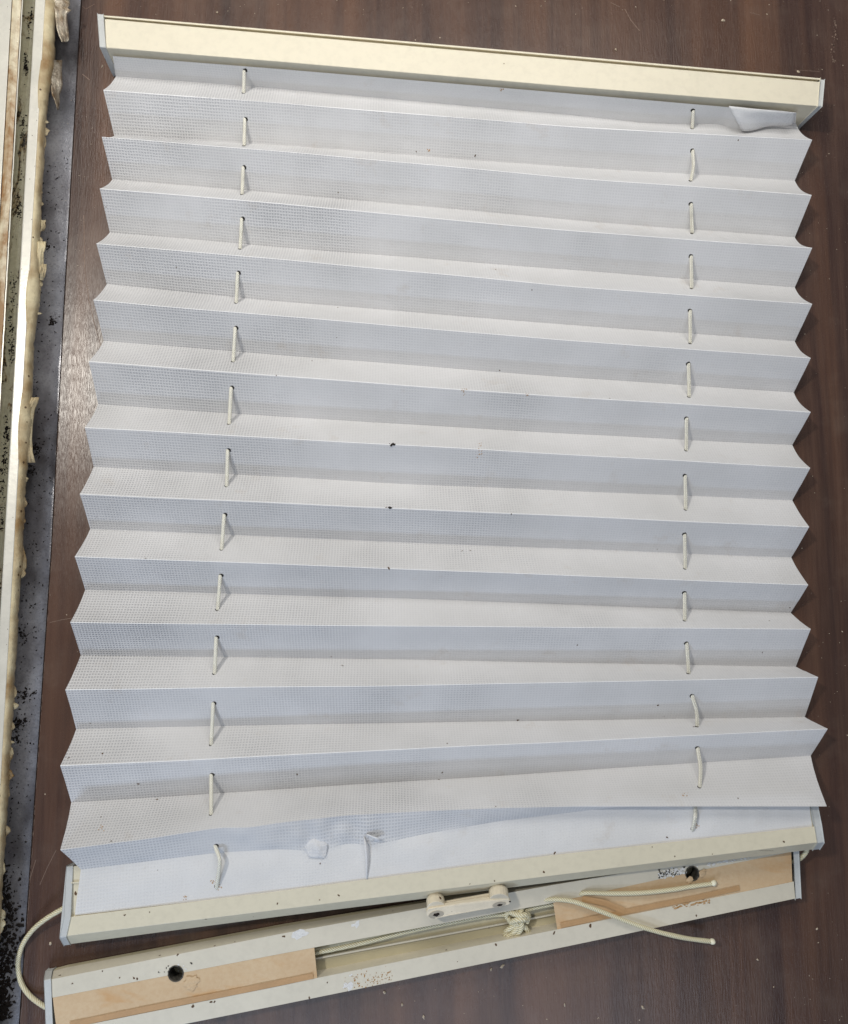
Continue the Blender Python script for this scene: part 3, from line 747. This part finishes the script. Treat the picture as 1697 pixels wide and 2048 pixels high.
ax = (b0[-1]-b0[0]).normalized()
cap([l[0] for l in (a1, a0, b0, e0, e1)], -ax, .0052, mrail)
cap([l[-1] for l in (a1, a0, b0, e0, e1)], ax, .0046, mrail)
T4 = bvh(mrail); TT1 = bvh(t1); TT2 = bvh(t2); marks = Bag()
for x, y, r in ((145, 1967, 1.8), (120, 1951, 2), (205, 1942, 1.6), (320, 1911, 1.6), (356, 1909, 2.2), (470, 1884, 1.4), (568, 1873, 2.4), (430, 1892, 1.6), (786, 1822, 1.5), (893, 1900, 1.8), (992, 1889, 2.6), (1109, 1865, 3), (1181, 1851, 3), (1393, 1831, 1.8), (619, 1995, 2), (655, 1965, 1.5), (560, 2012, 1), (386, 2012, 3.5), (430, 2003, 2.5), (423, 2004, 2.5), (275, 1958, 2.5), (268, 1956, 2), (240, 1955, 1.3), (1288, 1813, 1.5), (1420, 1806, 1.5)):
    blob(marks, T4, x, y, r*.72, 0, 1.5, random.random()*3, 7, .5)
for k in range(110):
    x = 690+95*random.random(); y = 1975-.2*(x-690)+random.gauss(-8, 9)*(1 if x < 745 else .8); blob(marks, T4, x, y, random.uniform(.3, 1.1), 1, random.uniform(1, 2.2), 1.2, 6, .4)
for x, y, r, e in ((597, 1870, 6, 2.6), (607, 1866, 5, 2), (713, 1849, 6, 1.2), (697, 1971, 6.5, 1.1), (690, 1973, 4, 1.3), (702, 1950, 2, 1.5)):
    blob(marks, T4, x, y, r, 2, e, .4, 10, .55)
for k in range(150):                                      # scraped paint beside the right hole
    x = random.uniform(1318, 1372); blob(marks, T4, x, 1748-.17*(x-1330)+random.gauss(0, 4.5), random.uniform(.6, 2.0), random.choice((2, 2, 3)), 1.6, random.random()*3, 7, .5)
for k in range(30):
    x = random.uniform(1395, 1500); blob(marks, T4, x, 1735-.2*(x-1395)+random.gauss(0, 1.5), random.uniform(.6, 1.8), 2, 2, -.2, 7, .5)
for k in range(40):                                       # glue smear under the right tape
    x = random.uniform(1345, 1420); blob(marks, T4, x, 1816-.2*(x-1345)+random.gauss(0, 3), random.uniform(.5, 1.6), random.choice((1, 4, 4)), 2.4, .2, 8, .4)
for k in range(26):
    x = random.gauss(345, 20); blob(marks, T4, x, 1937-.2*(x-345)+random.gauss(0, 5), random.uniform(.5, 1.6), random.choice((2, 3)), 1.4, random.random()*3, 7, .5)
append_to(mrail, marks, ['fleck', 'rust', 'steel', 'hole_metal', 'tapedark'])
def band(bag, pts, w, mi, z=ZT+.0004):
    pp = [P(x, y, z) for x, y in pts]
    sd = [(pp[min(i+1, len(pp)-1)]-pp[max(i-1, 0)]).normalized().cross(Vector((0, 0, 1)))*w*.0002 for i in range(len(pp))]
    loft(bag, [[p-s for p, s in zip(pp, sd)], [p+s for p, s in zip(pp, sd)]], mi)
for tp, bands in ((t1, [([(140, 2050), (300, 2017), (450, 1988), (627, 1952)], 10)]), (t2, [([(1122, 1851), (1250, 1824), (1400, 1794), (1480, 1776)], 9), ([(1165, 1797), (1210, 1806), (1250, 1822)], 11)])):
    marks = Bag()
    for q_, (pts, w) in enumerate(bands): band(marks, pts, w, 0, ZT+.0004+.0002*q_)
    tr_ = TT1 if tp is t1 else TT2
    if tp is t1:
        for x, y, r in ((381, 1963, 9), (389, 1961, 7), (385, 1972, 7)): blob(marks, tr_, x, y, r, 1, 1.3, .4, 14, .3, .0007)
    else:
        for x, y, r in ((1373, 1752, 5), (1378, 1760, 5), (1402, 1748, 5), (1406, 1742, 4)): blob(marks, tr_, x, y, r, 1, 1.4, .8, 8, .5, .0010)
    append_to(tp, marks, ['tapedark', 'tape'])

# ---- loose cords
def cord(name, pts, r=.0016, parent=bl):
    b = Bag(); tube(b, [P(*p) for p in pts], r, 10, sub=8); return b.build(name, ['cord'], parent, smooth=True)
cord('side_cord', [(150, 1806, .014), (127, 1817, .013), (92, 1838, .010), (66, 1860, .006), (47, 1887, .003), (38, 1915, .002), (37, 1940, .002), (44, 1968, .002), (60, 1991, .003), (80, 2007, .006), (96, 2016, .008), (112, 2022, .009)], .0018)
cord('side_cord', [(1612, 1690, .019), (1614, 1700, .016), (1607, 1711, .013), (1597, 1719, .010), (1588, 1722, .008), (1578, 1722, .008)], .0018)
cord('channel_cord', [(600, 1912, .0085), (635, 1905, .0085), (720, 1887, .0085), (815, 1863, .0085), (900, 1845, .0085), (985, 1830, .0085), (1030, 1830, .0095)], .0017)
cord('channel_cord', [(1030, 1830, .011), (1060, 1818, .0105), (1085, 1812, .0100), (1130, 1804, .0095)], .0017)
cord('cord_end', [(1150, 1793, .0100), (1170, 1786, .0170), (1220, 1787, .0182), (1280, 1786, .0184), (1340, 1780, .0184), (1390, 1772, .0184), (1427, 1767, .0184)], .0016)
cord('cord_end', [(1085, 1800, .0140), (1115, 1799, .0172), (1150, 1804, .0185), (1200, 1822, .0190), (1260, 1845, .0190), (1310, 1862, .0190), (1370, 1876, .0160), (1424, 1883, .0120)], .0017)
for (x, y, z) in ((1428, 1766, .0186), (1425, 1883, .0122)):        # fused bulb tips
    c = P(x, y, z); bm = bmesh.new(); bmesh.ops.create_icosphere(bm, subdivisions=2, radius=.0023, matrix=Matrix.Translation(c))
    for v in bm.verts: v.co += (v.co-c).normalized()*.0006*noise.noise(v.co*900)
    me = bpy.data.meshes.new('cord_tip'); bm.to_mesh(me); bm.free(); me.materials.append(MT['cord']); me.polygons.foreach_set('use_smooth', [True]*len(me.polygons))
    o = bpy.data.objects.new('cord_tip', me); C.objects.link(o); o.parent = bl
b = Bag(); k = .0078
def kt(pts, r=.0020): tube(b, [P(x, y, z) for x, y, z in pts], r, 10, sub=8)
kt([(1030, 1806, .010), (1034, 1818, .013), (1036, 1832, .012), (1038, 1846, .0135), (1034, 1858, .013), (1024, 1868, .011), (1013, 1872, .009), (1012, 1864, .009), (1020, 1857, .011), (1032, 1850, .012)])
kt([(1050, 1806, .010), (1044, 1818, .013), (1040, 1830, .014), (1044, 1848, .015), (1040, 1862, .013), (1028, 1873, .010), (1018, 1876, .008)])
kt([(1016, 1836, .009), (1013, 1828, .011), (1020, 1824, .013), (1030, 1828, .0155), (1042, 1831, .0165), (1052, 1830, .015), (1056, 1836, .013), (1054, 1844, .0115)])
kt([(1018, 1836, .0105), (1022, 1843, .0125), (1034, 1840, .0165), (1046, 1839, .0165), (1054, 1838, .0135), (1058, 1832, .011), (1054, 1826, .010)])
kt([(1022, 1846, .010), (1034, 1846, .014), (1048, 1852, .012), (1056, 1862, .010), (1060, 1868, .008), (1050, 1867, .009), (1042, 1866, .009)])
b.build('cord_knot', ['cord'], bl, smooth=True)
S.cycles.samples = 96
